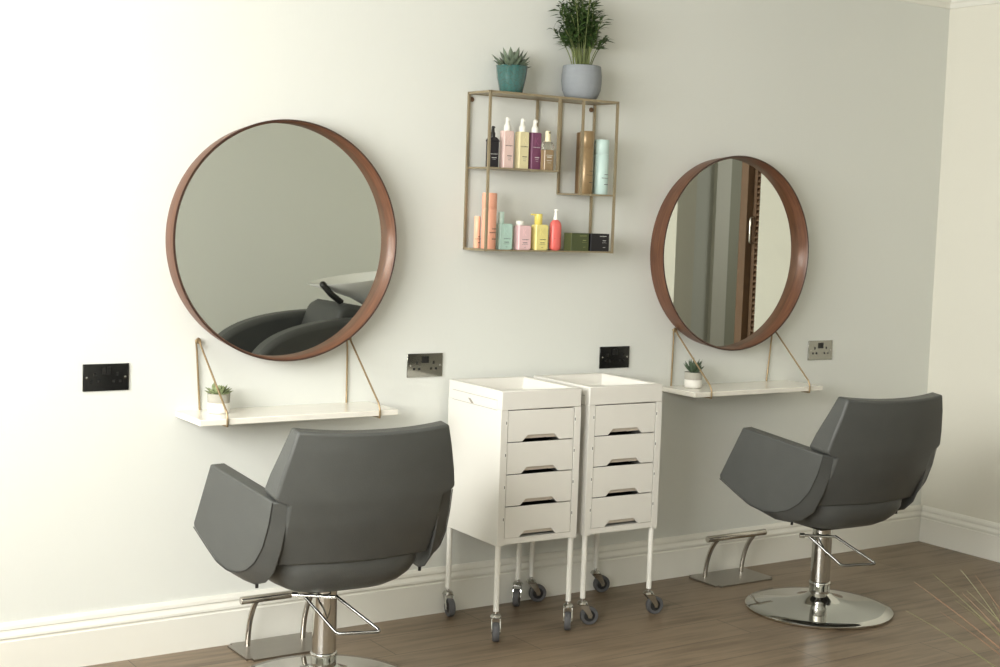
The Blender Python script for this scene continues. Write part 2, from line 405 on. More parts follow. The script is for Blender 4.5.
# ------------------------------------------------------------------ trolleys
TW, TD, TZ0, TZ1 = .3313, .371, .3317, .8725
def make_trolley():
    t = empty('salon_trolley')
    w = M['white']
    # cabinet body: front posts, side panels, back, top tray rim
    bm = bmesh.new()
    x0, x1, y0, y1 = 0, TW, 0, TD
    pw = .026
    box(bm, 0, .006, 0, TD, TZ0+.0, TZ1-.066)                # side panel left
    box(bm, TW-.006, TW, 0, TD, TZ0+.0, TZ1-.066)
    box(bm, .006, TW-.006, TD-.006, TD, TZ0, TZ1-.067)
    box(bm, .006, pw, 0, .03, TZ0, TZ1-.066)          # front posts
    box(bm, TW-pw, TW-.006, 0, .03, TZ0, TZ1-.066)
    box(bm, pw, TW-pw, .001, .03, TZ0+.004, TZ0+.024)              # bottom rail
    box(bm, .006, TW-.006, .03, TD-.006, TZ0+.004, TZ0+.012)        # base
    obj('cabinet_body', bm, w, t)
    # tray top with a sloping recess
    bm = bmesh.new()
    zt = TZ1; rim = .022
    O = [(0, 0), (TW, 0), (TW, TD), (0, TD)]
    I = [(rim, rim), (TW-rim, rim), (TW-rim, TD-rim), (rim, TD-rim)]
    I2 = [(rim+.016, rim+.016), (TW-rim-.016, rim+.016), (TW-rim-.016, TD-rim-.016), (rim+.016, TD-rim-.016)]
    rings = []
    for P, z in ((O, zt-.066), (O, zt), (I, zt), (I2, zt-.042)):
        rings.append([bm.verts.new((p[0], p[1], z)) for p in P])
    for A, B in zip(rings, rings[1:]):
        for i in range(4): bm.faces.new([A[i], A[(i+1) % 4], B[(i+1) % 4], B[i]])
    bm.faces.new(rings[0]); bm.faces.new(rings[-1])
    obj('top_tray', bm, w, t, bevel=.003, seg=2)
    # pull-out side shelf: grooved strip with a finger slot
    bm = BX(-.0012, .0, .03, TD-.03, TZ1-.067, TZ1-.035)
    ps = obj('side_shelf', bm, w, t)
    bm = bmesh.new()
    prism(bm, [(.188, TZ1-.066), (.205, TZ1-.066), (.228, TZ1-.050), (.212, TZ1-.050)], 0, -.0020, -.0012)
    obj('finger_slot', bm, mat('slot_grey', (.32, .29, .24, 1), rough=.6), ps)
    for zg in (TZ1-.0348, TZ1-.0692):
        obj('groove', BX(-.0010, 0, .03, TD-.03, zg, zg+.0018), mat('groove_grey', (.42, .40, .35, 1), rough=.7), ps)
    # four drawers with a notched lower edge
    ztop = .8055; pitch = .1125
    for k in range(4):
        za = ztop-k*pitch-.002; zb = ztop-(k+1)*pitch+.0015
        a, b_ = pw+.003, TW-pw-.003; mid = (a+b_)/2
        bm = bmesh.new()
        nb, ntp, nh = .077, .055, .021
        pts = [(a, zb), (mid-nb, zb), (mid-ntp, zb+nh), (mid+ntp, zb+nh), (mid+nb, zb), (b_, zb), (b_, za), (a, za)]
        prism(bm, pts, 1, .001, .008)
        dr = obj('drawer', bm, w, t, bevel=.0008, seg=1)
        bm = bmesh.new()      # finger pull: sloping scoop behind the notch, dark gap at its foot
        ya, yc, zt_, zb_ = .0083, .0105, zb+nh+.003, zb+.0085
        v = [bm.verts.new(p) for p in ((mid-nb-.004, ya, zt_), (mid+nb+.004, ya, zt_), (mid+nb+.004, yc, zb_), (mid-nb-.004, yc, zb_),
                                       (mid-nb-.004, ya+.002, zt_), (mid+nb+.004, ya+.002, zt_), (mid+nb+.004, yc+.002, zb_), (mid-nb-.004, yc+.002, zb_))]
        for f in ((0, 1, 2, 3), (4, 5, 6, 7), (0, 1, 5, 4), (2, 3, 7, 6), (1, 2, 6, 5), (0, 3, 7, 4)): bm.faces.new([v[i] for i in f])
        obj('finger_pull', bm, M['pull'], dr)
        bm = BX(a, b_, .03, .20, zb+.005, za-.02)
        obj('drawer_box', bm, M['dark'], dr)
        for xx in (a-.0095, b_+.0035):
            q_ = bmesh.new()
            prism(q_, [(xx, za-.052), (xx+.006, za-.052), (xx+.006, za-.030), (xx, za-.030), (xx, za-.036), (xx+.003, za-.036), (xx+.003, za-.046), (xx, za-.046)], 1, -.0014, -.0002)
            obj('drawer_clip', q_, M['white_leg'], dr)
            obj('clip_slot', BX(xx+.0005, xx+.0030, -.0009, -.0001, za-.0460, za-.0360), M['ink'], dr)
    bm = bmesh.new()      # shadow gap round the drawers is open; runner slit at the right side
    box(bm, TW-pw-.0025, TW-pw-.0012, .012, .018, TZ0+.03, .80)
    obj('drawer_runner', bm, M['white_leg'], t)
    for i, (lx, ly) in enumerate(((0, 0), (1, 0), (0, 1), (1, 1))):
        x = .0135+lx*(TW-.027); y = .0155+ly*(TD-.031)
        bm = bmesh.new(); lathe(bm, [(.0100, .099), (.0100, TZ0-.0005)], 16, c=(x, y, 0))
        leg = obj('leg', bm, M['white_leg'], t, smooth=True)
    return t
def caster(parent, x, y, ang):
    e = empty('caster', (x, y, 0), ang); e.parent = parent
    o = e
    R_ = .0335; ox = .027
    bm = bmesh.new()
    lathe(bm, [(.0060, .082), (.0060, .104)], 12); lathe(bm, [(.018, .0765), (.020, .080), (.016, .087), (.006, .089)], 20)
    for s in (-1, 1):
        A = [(-.016, .077), (.018, .077), (ox+.009, R_+.004), (ox+.006, R_-.007), (ox-.006, R_-.007), (ox-.010, R_+.006)]
        prism(bm, A, 1, s*.0135, s*.0160)
    box(bm, -.016, .018, -.016, .016, .0750, .0775)
    lathe(bm, [(.004, -.017), (.004, .017)], 10, c=(ox, 0, R_), axis=1)
    obj('fork', bm, M['chrome'], e, smooth=True)
    bm = bmesh.new(); lathe(bm, [(.021, -.010), (R_-.003, -.0115), (R_, -.007), (R_, .007), (R_-.003, .0115), (.021, .010)], 32, c=(ox, 0, R_), axis=1, closed=True)
    obj('wheel', bm, M['rubber'], e, smooth=True)
    bm = bmesh.new(); lathe(bm, [(.006, -.0105), (.0205, -.0085), (.0205, .0085), (.006, .0105)], 32, c=(ox, 0, R_), axis=1)
    obj('hub', bm, M['hub'], e, smooth=True)
t1 = make_trolley()
t2 = copy_tree(t1)
t1.location = (1.160, -.4026, 0); t1.rotation_euler.z = -.0244
t2.location = (1.5333, -.4029, 0); t2.rotation_euler.z = -.0135
tag(t1, 'white four-drawer trolley on castors, left of the pair, beside the left chair', 'trolley', 'white drawer trolleys')
tag(t2, 'white four-drawer trolley on castors, right of the pair, under the black socket', 'trolley', 'white drawer trolleys')
cp = [(.0135, .0155), (TW-.0135, .0155), (.0135, TD-.0155), (TW-.0135, TD-.0155)]
for t, angs in ((t1, (-118, -124, -100, -130)), (t2, (-20, -12, -18, -14))):
    for (x, y), a in zip(cp, angs): caster(t, x, y, radians(a))

# ------------------------------------------------------------------ styling chairs
def interp(tab, z):
    for (a, b_) in zip(tab, tab[1:]):
        if a[0] >= z >= b_[0]:
            u = (a[0]-z)/(a[0]-b_[0]); return [p+(q_-p)*u for p, q_ in zip(a, b_)]
    return tab[-1] if z < tab[-1][0] else tab[0]

def make_chair():
    t = empty('salon_chair')
    Lm = M['leather']
    # backrest: (z, half width, rear y at corner, front y at corner, centre bulge)
    # (z, half width, rear y on the centre line, plan curvature, thickness at the edge)
    tab = [(.862, .234, -.380, .55, .054), (.80, .250, -.375, .54, .073), (.72, .270, -.362, .54, .094), (.662, .281, -.351, .54, .104),
           (.650, .240, -.348, .56, .10), (.58, .240, -.325, .66, .10), (.53, .240, -.302, .72, .10), (.49, .240, -.282, .76, .10), (.455, .238, -.264, .78, .10)]
    bm = bmesh.new(); nx = 16; nz = 40
    rear, front = [], []
    for j in range(nz+1):
        z = .862-(.862-.455)*j/nz
        _, w, yc, kk, th = interp(tab, z)
        rr, ff = [], []
        for i in range(nx+1):
            u = -1+2*i/nx
            s = (1-abs(u)**2.2); yy = yc+kk*(u*w)**2
            dz = .010*s*max(0, 1-j/4)
            rr.append(bm.verts.new((u*w, yy, z-dz)))
            ff.append(bm.verts.new((u*w, yy+th, z+.006-dz*1.2)))
        rear.append(rr); front.append(ff)
    for G in (rear, front):
        for j in range(nz):
            for i in range(nx): bm.faces.new([G[j][i], G[j][i+1], G[j+1][i+1], G[j+1][i]])
    for i in range(nx):
        bm.faces.new([rear[0][i], rear[0][i+1], front[0][i+1], front[0][i]]); bm.faces.new([rear[nz][i], rear[nz][i+1], front[nz][i+1], front[nz][i]])
    for j in range(nz):
        bm.faces.new([rear[j][0], rear[j+1][0], front[j+1][0], front[j][0]]); bm.faces.new([rear[j][nx], rear[j+1][nx], front[j+1][nx], front[j][nx]])
    obj('backrest', bm, Lm, t, bevel=.009, seg=3)
    # seat shell: stacked superellipse rings
    bm = bmesh.new(); n = 56
    rows = [(.338, .09, .10, .0), (.341, .130, .140, .0), (.350, .168, .175, -.002), (.368, .200, .205, -.004), (.392, .226, .228, -.006), (.420, .244, .240, -.008), (.452, .246, .246, -.008), (.480, .240, .244, -.004), (.496, .226, .236, 0)]
    rings = []
    for z, a, b_, cy in rows:
        ring = []
        for i in range(n):
            th = 2*pi*i/n; c_, s_ = cos(th), sin(th); e = 2/3.4
            ring.append(bm.verts.new((a*math.copysign(abs(c_)**e, c_), cy+b_*math.copysign(abs(s_)**e, s_), z)))
        rings.append(ring)
    for A, B in zip(rings, rings[1:]):
        for i in range(n): bm.faces.new([A[i], A[(i+1) % n], B[(i+1) % n], B[i]])
    bm.faces.new(rings[0]); bm.faces.new(rings[-1])
    obj('seat_shell', bm, Lm, t, smooth=True)
    # seat cushion
    bm = bmesh.new(); box(bm, -.205, .205, -.17, .235, .455, .525)
    obj('seat_cushion', bm, Lm, t, bevel=.03, seg=4)
    # padded armrest side panels
    outer = [(.096, .702), (.203, .503), (.199, .490), (.110, .446), (.045, .416), (-.026, .404), (-.085, .412), (-.140, .430), (-.190, .462), (-.236, .515), (-.269, .585), (-.289, .655)]
    inner = [(.100, .703), (.203, .497), (.197, .482), (.100, .430), (.030, .392), (-.045, .372), (-.110, .374), (-.172, .394), (-.222, .434), (-.262, .510), (-.288, .585), (-.303, .655)]
    for s in (-1, 1):
        def ox(y): return .281+(y+.286)*.150
        bm = bmesh.new()
        A = [bm.verts.new((s*ox(y), y, z)) for y, z in outer]
        B = [bm.verts.new((s*(ox(y)-.046), y, z)) for y, z in inner]
        m_ = len(outer)
        bm.faces.new(A); bm.faces.new(B)
        for i in range(m_): bm.faces.new([A[i], A[(i+1) % m_], B[(i+1) % m_], B[i]])
        ar = obj('armrest', bm, Lm, t, bevel=.005, seg=2, angle=25)
        bm = bmesh.new()
        pts = [(s*(ox(y)+.0004), y, z) for y, z in outer[2:]]
        tube(bm, rounded(pts, .012, 2), .0016, 6)
        obj('piping', bm, M['leather_dark'], ar, smooth=True)
        bm = bmesh.new(); lathe(bm, [(.005, 0), (.005, .012)], 10, c=(s*.262, -.12, .369))
        obj('stud', bm, M['black'], ar, smooth=True)
    # mounting plate, column, ring, base
    obj('mounting_plate', BX(-.085, .085, -.085, .085, .322, .345), M['black'], t, bevel=.003)
    bm = bmesh.new(); lathe(bm, [(.0375, .066), (.0375, .328)], 40); 
    obj('column', bm, M['chrome'], t, smooth=True)
    bm = bmesh.new(); lathe(bm, [(.0395, .052), (.0395, .098), (.0415, .101), (.0415, .110), (.039, .1135), (.0365, .114)], 40)
    obj('column_collar', bm, M['chrome'], t, smooth=True)
    bm = bmesh.new(); lathe(bm, [(.277, 0.001), (.281, .004), (.282, .012), (.277, .0165), (.24, .0205), (.18, .027), (.12, .036), (.08, .047), (.055, .058), (.0405, .070)], 96)
    obj('base_disc', bm, M['chrome'], t, smooth=True)
    # hydraulic pump lever: a U-shaped bar on a pivot
    z1, z2 = .2965, .202
    bm = bmesh.new()
    tube(bm, rounded([(-.070, 0.002, z1), (-.009, -.123, z2), (.108, -.185, z2+.010), (.012, -.056, z1+.003)], .014, 4), .0052, 10)
    pl = obj('pump_lever', bm, M['lever'], t, smooth=True)
    bm = bmesh.new(); tube(bm, [(-.100, .016, z1), (-.085, .0065, z1), (-.084, .006, z1), (.018, -.060, z1)], .0055, 10, radii=[.010, .010, .0055, .0055])
    obj('pivot_rod', bm, M['chrome'], pl, smooth=True)
    return t
c1 = make_chair(); c1.location = (.4355, -.5521, 0); c1.rotation_euler.z = radians(-4.0)
tag(c1, 'grey leatherette salon chair facing the left mirror, in front of the left marble shelf', 'chair', 'grey salon chairs')
c2 = copy_tree(c1); c2.location = (2.486, -.652, 0); c2.rotation_euler.z = radians(-3.6)
for ch in c2.children:          # pumped up a little higher than the left one
    if ch.name.split('.')[0] in ('backrest', 'seat_shell', 'seat_cushion', 'armrest', 'mounting_plate', 'column'): ch.location.z += .010
tag(c2, 'grey leatherette salon chair on the right, its whole round chrome base in view', 'chair', 'grey salon chairs')

# ------------------------------------------------------------------ footrests
def make_footrest():
    t = empty('footrest')
    bm = bmesh.new(); box(bm, 0, .315, -.20, 0, .0005, .007)
    bmesh.ops.bevel(bm, geom=[e for e in bm.edges if abs(e.verts[0].co.z-e.verts[1].co.z) > .003], offset=.018, segments=4, affect='EDGES')
    obj('base_plate', bm, M['plate_steel'], t)
    for x in (.057, .258):
        bm = bmesh.new(); tube(bm, arc((x, -.052, .006), (x, -.058, .115), (x, -.118, .176), 10), .0095, 14)
        obj('leg', bm, M['satin'], t, smooth=True)
    bm = bmesh.new(); lathe(bm, [(.0115, .0), (.013, .002), (.013, .320), (.0115, .322)], 24, c=(.002, -.118, .184), axis=0)
    obj('foot_bar', bm, M['satin'], t, smooth=True)
    return t
f1 = make_footrest(); f1.location = (.328, -.03, 0)
tag(f1, 'chrome footrest against the skirting in front of the left chair, partly hidden by its column', 'footrest', 'metal footrests')
f2 = copy_tree(f1); f2.location = (2.340, -.036, 0)
tag(f2, 'chrome footrest against the skirting left of the right chair, fully in view', 'footrest', 'metal footrests')

# ------------------------------------------------------------------ metal display shelf
UX, UW, UD, UZ, UH = 1.228, .5744, .155, 1.9127, .570
t = empty('wall_display_rack', (UX, 0, UZ-UH), 0, 'antique gold metal wall rack holding hair products, two potted plants on top', 'shelf')
bt = .0085
zu, zs = 1.640-(UZ-UH), 1.560-(UZ-UH)       # local heights of the two inner shelves
xa, xb = .304, .412
def bar(bm, x, y, z, dx=0, dy=0, dz=0, w=bt):
    box(bm, x-(w/2 if not dx else 0), x+(w/2 if not dx else dx), y-(w/2 if not dy else 0), y+(w/2 if not dy else dy), z-(w/2 if not dz else 0), z+(w/2 if not dz else dz))
yb, yf = -.006, -UD+bt/2
bm = bmesh.new()
for y in (yb, yf):
    bar(bm, bt/2, y, 0, dz=UH); bar(bm, UW-bt/2, y, 0, dz=UH)
    bar(bm, bt/2, y, bt/2, dx=UW-bt, w=.0055); bar(bm, bt/2, y, UH-bt/2, dx=UW-bt)
for x in (bt/2, UW-bt/2):
    for z in (bt/2, UH-bt/2): bar(bm, x, yb, z, dy=yf-yb)
obj('outer_frame', bm, M['antique'], t)
for y in (yb, yf):
    for xx, zz in ((xa, zu), (xb, zs)):
        bm = bmesh.new(); bar(bm, xx, y, zz, dz=UH-zz-bt); obj('divider_post', bm, M['antique'], t)
obj('top_panel', BX(bt, UW-bt, -UD+bt, -.010, UH-.006, UH-.0015), M['antique'], t)
obj('bottom_panel', BX(bt, UW-bt, -UD+bt, -.010, .0015, .0055), M['antique'], t)
bm = bmesh.new(); box(bm, bt, xa+.004, -UD+.001, -.003, zu-.003, zu+.003)
obj('inner_shelf', bm, M['antique'], t)
bm = bmesh.new(); box(bm, xb-.004, UW-bt, -UD+.001, -.003, zs-.003, zs+.003)
obj('inner_shelf', bm, M['antique'], t)
for x in (.018, UW-.018-.0):
    bm = bmesh.new(); lathe(bm, [(.009, 0), (.009, -.004), (.005, -.006), (0, -.006)], 16, c=(x, 0, UH-.026), axis=1)
    obj('fixing_bracket', bm, mat('bronze_bracket', (.20, .12, .07, 1), rough=.5, metal=.5), t, smooth=True)
ZU, ZS, ZB = 1.640+.0032, 1.560+.0032, UZ-UH+.0057

# ------------------------------------------------------------------ products
def rbox(w, d, h, r=.004, seg=3, rt=.002, z0=0):
    bm = BX(-w/2, w/2, -d/2, d/2, z0, z0+h)
    bmesh.ops.bevel(bm, geom=[e for e in bm.edges if abs(e.verts[0].co.z-e.verts[1].co.z) > h*.5], offset=r, segments=seg, affect='EDGES')
    if rt:
        bmesh.ops.bevel(bm, geom=[e for e in bm.edges if abs(e.verts[0].co.z-e.verts[1].co.z) < 1e-5 and e.calc_face_angle(0) > .8], offset=rt, segments=2, affect='EDGES')
    return bm
def lines(t, w, d, zs_, m, x=0, front=None):
    """small printed lines on the front"""
    for i, (zz, ww, hh) in enumerate(zs_):
        bm = BX(x-ww/2, x+ww/2, -d/2-.0004, -d/2-.00005, zz, zz+hh)
        o = obj('printed_line', bm, m, t)
def maker(t, d, z, m, size=.006, x=0):
    o = text('printed_name', 'KEVIN.MURPHY', size, (x, -d/2-.0003, z), (pi/2, 0, 0), m, t)
def mark(t, d, z, w, h, m, x=0):
    """tall embossed letter K on the front face"""
    cu = text('embossed_letter', 'K', h*1.35, (x, -d/2-.0002, z), (pi/2, 0, 0), m, t, ext=.0004)
    cu.scale.x = w/h*.9
def lighter(c, f=1.25): return tuple(min(1, v*f) for v in c[:3])+(1,)

def spray(x, col, label, zbase=ZU, w=.0440, d=.032, h=.135, cm=None, ink='ink', y=-.085):
    t = empty('spray_bottle', (x, y, zbase), 0, label, 'bottle', 'tall square spray bottles')
    m = mat(label.split()[0]+'_bottle', col, rough=.35, spec=.4); m_l = mat(label.split()[0]+'_emboss', lighter(col, 1.12 if col[0] > .3 else 1.5), rough=.4)
    obj('bottle_body', rbox(w, d, h, .0035), m, t)
    mark(t, d, h*.76, w*.55, .030, m_l)
    maker(t, d, h*.60, M[ink], .0045)
    lines(t, w, d, [(h*.32, .020, .0026), (h*.27, .015, .001), (h*.22, .012, .001)], M[ink], x=.003)
    bm = bmesh.new(); lathe(bm, [(.0125, h), (.0125, h+.018), (.0105, h+.021), (.0075, h+.024), (.0065, h+.045), (.005, h+.048), (0, h+.048)], 20)
    obj('pump_cap', bm, M['plasticwhite'], t, smooth=True)
    obj('nozzle', BX(-.004, .004, -.0115, -.005, h+.036, h+.044), M['plasticwhite'], t)
    return t
# upper shelf
t = empty('spray_bottle', (1.289, -.085, ZU), 0, 'black rounded spray bottle, leftmost on the upper shelf of the gold rack', 'bottle')
bm = rbox(.048, .026, .107, .008, 4, 0)
for v in bm.verts:
    if v.co.z > .05: v.co.z = .092 if abs(v.co.x) > .018 else .092
bmesh.ops.delete(bm, geom=[f for f in bm.faces if f.normal.z > .9 and f.calc_center_median().z > .05], context='FACES_ONLY') if False else None
blk = mat('black_gloss_bottle', (.014, .012, .018, 1), rough=.28)
obj('bottle_body', bm, blk, t)
bm = bmesh.new()
prism(bm, [(-.023, .092), (.023, .092), (.021, .099), (.013, .106), (.008, .109), (-.008, .109), (-.013, .106), (-.021, .099)], 1, -.013, .013)
obj('shoulder', bm, blk, t, bevel=.002)
maker(t, .026, .048, M['inkwhite'], .0045); lines(t, .046, .026, [(.034, .020, .002), (.029, .012, .0008)], M['inkwhite'])
bm = bmesh.new(); lathe(bm, [(.009, .109), (.009, .124), (.0065, .127), (.005, .148), (0, .149)], 16); obj('pump_cap', bm, M['black'], t, smooth=True)
obj('nozzle', BX(-.003, .003, -.010, -.004, .140, .146), M['black'], t)
spray(1.350, (.80, .60, .55, 1), 'pale pink square spray bottle with white pump, second on the upper shelf')
spray(1.416, (.73, .66, .40, 1), 'pale yellow square spray bottle with white pump, between pink and purple ones')
spray(1.4705, (.185, .062, .125, 1), 'purple square spray bottle with white pump on the upper shelf', ink='inkwhite')
t = empty('serum_bottle', (1.506, -.120, ZU), 0, 'clear bottle of amber oil with a cream pump, right end of upper shelf', 'bottle')
clear = mat('clear_plastic', (.88, .88, .80, 1), rough=.05, trans=.9, ior=1.3)
amber = mat('amber_oil', (.38, .27, .15, 1), rough=.25, trans=.25)
bm = bmesh.new()
w_, d_ = .0450, .028
obj('bottle_body', rbox(w_, d_, .074, .005, 3, .001), amber, t)
o = bmesh.new(); prism(o, [(-w_/2+.001, .0745), (w_/2-.001, .0745), (w_/2-.001, .094), (.012, .104), (-.012, .104), (-w_/2+.001, .094)], 1, -d_/2+.001, d_/2-.001)
obj('clear_shoulder', o, clear, t, bevel=.003)
lines(t, w_, d_, [(.046, .020, .003), (.034, .024, .0015), (.026, .014, .001)], M['inkwhite']); maker(t, d_, .054, M['inkwhite'], .0042)
bm = bmesh.new(); lathe(bm, [(.0125, .104), (.0125, .107), (.0105, .1075), (.0095, .140), (.008, .143), (0, .143)], 20); obj('pump_cap', bm, M['cream'], t, smooth=True)
obj('nozzle', BX(-.0025, .0025, -.013, -.006, .1335, .138), M['black'], t)

def can(x, y, zb, r, h, col, label, ink='ink', metal=0., tone=None, grp='tall aerosol cans', bands=(.36, .18), nm='aerosol_can', tilt=0):
    t = empty(nm, (x, y, zb), 0, label, 'can', grp)
    m = mat(label.split()[0]+'_can', col, rough=.32, metal=metal)
    bm = bmesh.new(); lathe(bm, [(r-.001, 0), (r, .0015), (r, h*.72), (r-.0004, h*.722), (r-.0004, h*.726), (r, h*.728), (r, h-.003), (r-.002, h), (0, h)], 36)
    obj('can_body', bm, m, t, smooth=True)
    for b_ in bands:
        a0, a1 = -pi*.5-.1, -pi*.5+1.15
        bm = bmesh.new(); n_ = 8; V = []
        for i in range(n_+1):
            a = a0+(a1-a0)*i/n_
            V.append((bm.verts.new(((r+.0003)*cos(a), (r+.0003)*sin(a), h*b_)), bm.verts.new(((r+.0003)*cos(a), (r+.0003)*sin(a), h*b_+.0022))))
        for A, B in zip(V, V[1:]): bm.faces.new([A[0], B[0], B[1], A[1]])
        obj('printed_line', bm, M[ink], t)
    text('printed_name', 'KEVIN.MURPHY', .0045, (0, -r-.0006, h*.30), (pi/2, 0, 0), M[ink], t)
    return t
can(1.706, -.090, ZS, .0275, .235, (.34, .235, .12, 1), 'gold aerosol can standing in front, left of the light blue can', metal=.25)
can(1.722, -.036, ZS, .0215, .232, (.22, .14, .07, 1), 'narrow bronze can half hidden behind the gold can', metal=.45, ink='inkwhite')
can(1.777, -.088, ZS, .0290, .207, (.60, .78, .74, 1), 'light blue aerosol can, rightmost on the small right shelf')
# bottom shelf
can(1.2505, -.060, ZB, .0115, .118, (.86, .50, .34, 1), 'peach slim short can, leftmost on the bottom shelf', ink='ink')
can(1.278, -.095, ZB, .0270, .203, (.85, .42, .29, 1), 'coral tall can next to the short peach can on the bottom shelf')

def squat(x, col, label, w, h, capw, caph, capm, capx, kind='cap', d=.036, emb=1.12):
    t = empty('bottle', (x, -.088, ZB), 0, label, 'bottle', 'square bottles on the bottom shelf')
    t.name = {'cap': 'capped_bottle', 'pump': 'pump_bottle'}[kind]
    m = mat(label.split()[0]+'_square_bottle', col, rough=.32); m_l = mat(label.split()[0]+'_square_emboss', lighter(col, emb), rough=.4)
    obj('bottle_body', rbox(w, d, h, .006, 3, .003), m, t)
    mark(t, d, h*.70, w*.4, .026, m_l, x=-w*.05)
    maker(t, d, h*.42, M['ink'], .0042, x=w*.05)
    lines(t, w, d, [(h*.28, .020, .0022), (h*.22, .026, .0008), (h*.10, .008, .001)], M['ink'], x=w*.02)
    bm = bmesh.new(); lathe(bm, [(capw*.8, h), (capw, h+.003), (capw, h+caph*.8), (capw*.97, h+caph-.001), (capw*.85, h+caph)], 24, c=(capx, 0, 0))
    obj('bottle_cap', bm, capm, t, smooth=True)
    return t
mint = (.47, .66, .58, 1)
squat(1.349, mint, 'mint green square bottle with tall mint cap on the bottom shelf', .0590, .094, .0108, .043, mat('mint_cap', (.58, .76, .68, 1), rough=.35), -.014)
squat(1.430, (.80, .55, .56, 1), 'pink square bottle with low white cap on the bottom shelf', .0600, .089, .0150, .017, M['plasticwhite'], -.013)
yel = (.80, .71, .27, 1)
t = squat(1.5065, yel, 'yellow square pump bottle between the pink bottle and the coral-red bottle', .0600, .094, .0150, .040, mat('yellow_pump', (.78, .66, .16, 1), rough=.35), -.008, kind='pump')
obj('nozzle', BX(-.040, -.014, -.005, .005, .128, .1335), mat('yellow_nozzle', (.80, .68, .18, 1), rough=.35), t)
t = empty('pump_bottle', (1.5755, -.09, ZB), 0, 'coral-red oval bottle with slim white pump, left of the olive box', 'bottle')
red = mat('coral_red_bottle', (.80, .165, .145, 1), rough=.28)
bm = bmesh.new(); rows = [(0, .014), (.006, .0195), (.014, .0205), (.090, .0205), (.102, .018), (.111, .012), (.114, .007)]
rg = []
for z, a in [(z, a*1.12) for z, a in rows]:
    rg.append([bm.verts.new((a*math.copysign(abs(cos(2*pi*i/40))**.75, cos(2*pi*i/40)), a*.72*math.copysign(abs(sin(2*pi*i/40))**.75, sin(2*pi*i/40)), z)) for i in range(40)])
for A, B in zip(rg, rg[1:]):
    for i in range(40): bm.faces.new([A[i], A[(i+1) % 40], B[(i+1) % 40], B[i]])
bm.faces.new(rg[0]); bm.faces.new(rg[-1])
obj('bottle_body', bm, red, t, smooth=True)
maker(t, .0305, .044, M['ink'], .0038); lines(t, .03, .0305, [(.028, .016, .002), (.022, .018, .001), (.016, .018, .001)], M['ink'])
bm = bmesh.new(); lathe(bm, [(.0085, .1135), (.0085, .120), (.0062, .131), (.005, .146), (.0078, .148), (.0078, .153), (0, .1535)], 20); obj('pump_cap', bm, M['plasticwhite'], t, smooth=True)
obj('nozzle', BX(-.0022, .0022, -.012, -.006, .1475, .1525), M['plasticwhite'], t)
def carton(x, col, label, w, ink):
    t = empty('product_box', (x, -.116, ZB), 0, label, 'box', 'small product cartons')
    m = mat(label.split()[0]+'_carton', col, rough=.5)
    d = .050
    obj('carton_body', rbox(w, d, .067, .001, 1, .0008), m, t)
    maker(t, d, .057, ink, .0046, x=.014)
    lines(t, w, d, [(.040, .016, .002), (.033, .020, .0008), (.015, .012, .001)], ink, x=.020)
carton(1.6545, (.066, .082, .030, 1), 'olive green product carton, second from the right on bottom shelf', .0800, mat('olive_ink', (.35, .38, .16, 1), rough=.6))
carton(1.7475, (.013, .012, .014, 1), 'black product carton in the bottom right corner of the gold rack', .0860, M['inkwhite'])

# ------------------------------------------------------------------ plants
def leaf(bm, base, dirv, L, w, th, curl=0., up=Vector((0, 0, 1)), n=5):
    """fleshy pointed leaf"""
    dirv = dirv.normalized(); side = dirv.cross(up).normalized(); nrm = side.cross(dirv).normalized()
    prof = [(0, .45), (.25, .85), (.55, 1.0), (.8, .62), (1, .03)]
    rings = []
    for s, k in prof:
        c = base+dirv*L*s+nrm*curl*L*s*s
        rings.append([bm.verts.new(c+side*(w*k/2*a)+nrm*(th*k/2*b_)) for a, b_ in ((1, .2), (0, 1), (-1, .2), (0, -1))])
    for A, B in zip(rings, rings[1:]):
        for i in range(4): bm.faces.new([A[i], A[(i+1) % 4], B[(i+1) % 4], B[i]])
    bm.faces.new(rings[0]); bm.faces.new(rings[-1])
def rosette(c, rings, rnd, w, th):
    bm = bmesh.new()
    for n, el, L in rings:
        off = rnd.random()*6
        for i in range(n):
            a = off+2*pi*i/n+rnd.uniform(-.15, .15); e = el+rnd.uniform(-.12, .12); l_ = L*rnd.uniform(.85, 1.12)
            dv = Vector((cos(a)*cos(e), sin(a)*cos(e), sin(e)))
            leaf(bm, Vector(c)+Vector((cos(a), sin(a), 0))*.004, dv, l_, w*rnd.uniform(.85, 1.1), th, curl=.12)
    return bm
def pot_two_tone(loc, label, seed, lm, tight):
    t = empty('potted_succulent', loc, 0, label, 'plant', 'small succulents on the marble shelves')
    bm = bmesh.new(); lathe(bm, [(.030, 0), (.0345, .003), (.0355, .008), (.0360, .034), (.0, .034)], 40)
    obj('pot_lower', bm, M['ceramic_white'], t, smooth=True)
    bm = bmesh.new(); lathe(bm, [(.0355, .0345), (.0365, .064), (.0335, .064), (.032, .056), (0, .056)], 40)
    obj('pot_upper', bm, M['concrete'], t, smooth=True)
    rnd = random.Random(seed)
    bm = rosette((0, 0, .058), [(8, .12, .046), (8, .50, .044), (6, .9, .040), (4, 1.3, .034)] if not tight else [(9, .55, .050), (9, .85, .058), (6, 1.2, .058), (3, 1.45, .052)], rnd, .021 if not tight else .014, .008)
    obj('foliage', bm, lm, t, smooth=True)
pot_two_tone((.268, -.085, .8015), 'small succulent in a grey and white pot on the left marble shelf', 3, M['succ'], False)
pot_two_tone((2.288, -.085, .8015), 'small spiky succulent in a grey and white pot on the right marble shelf', 5, M['succ_dark'], True)
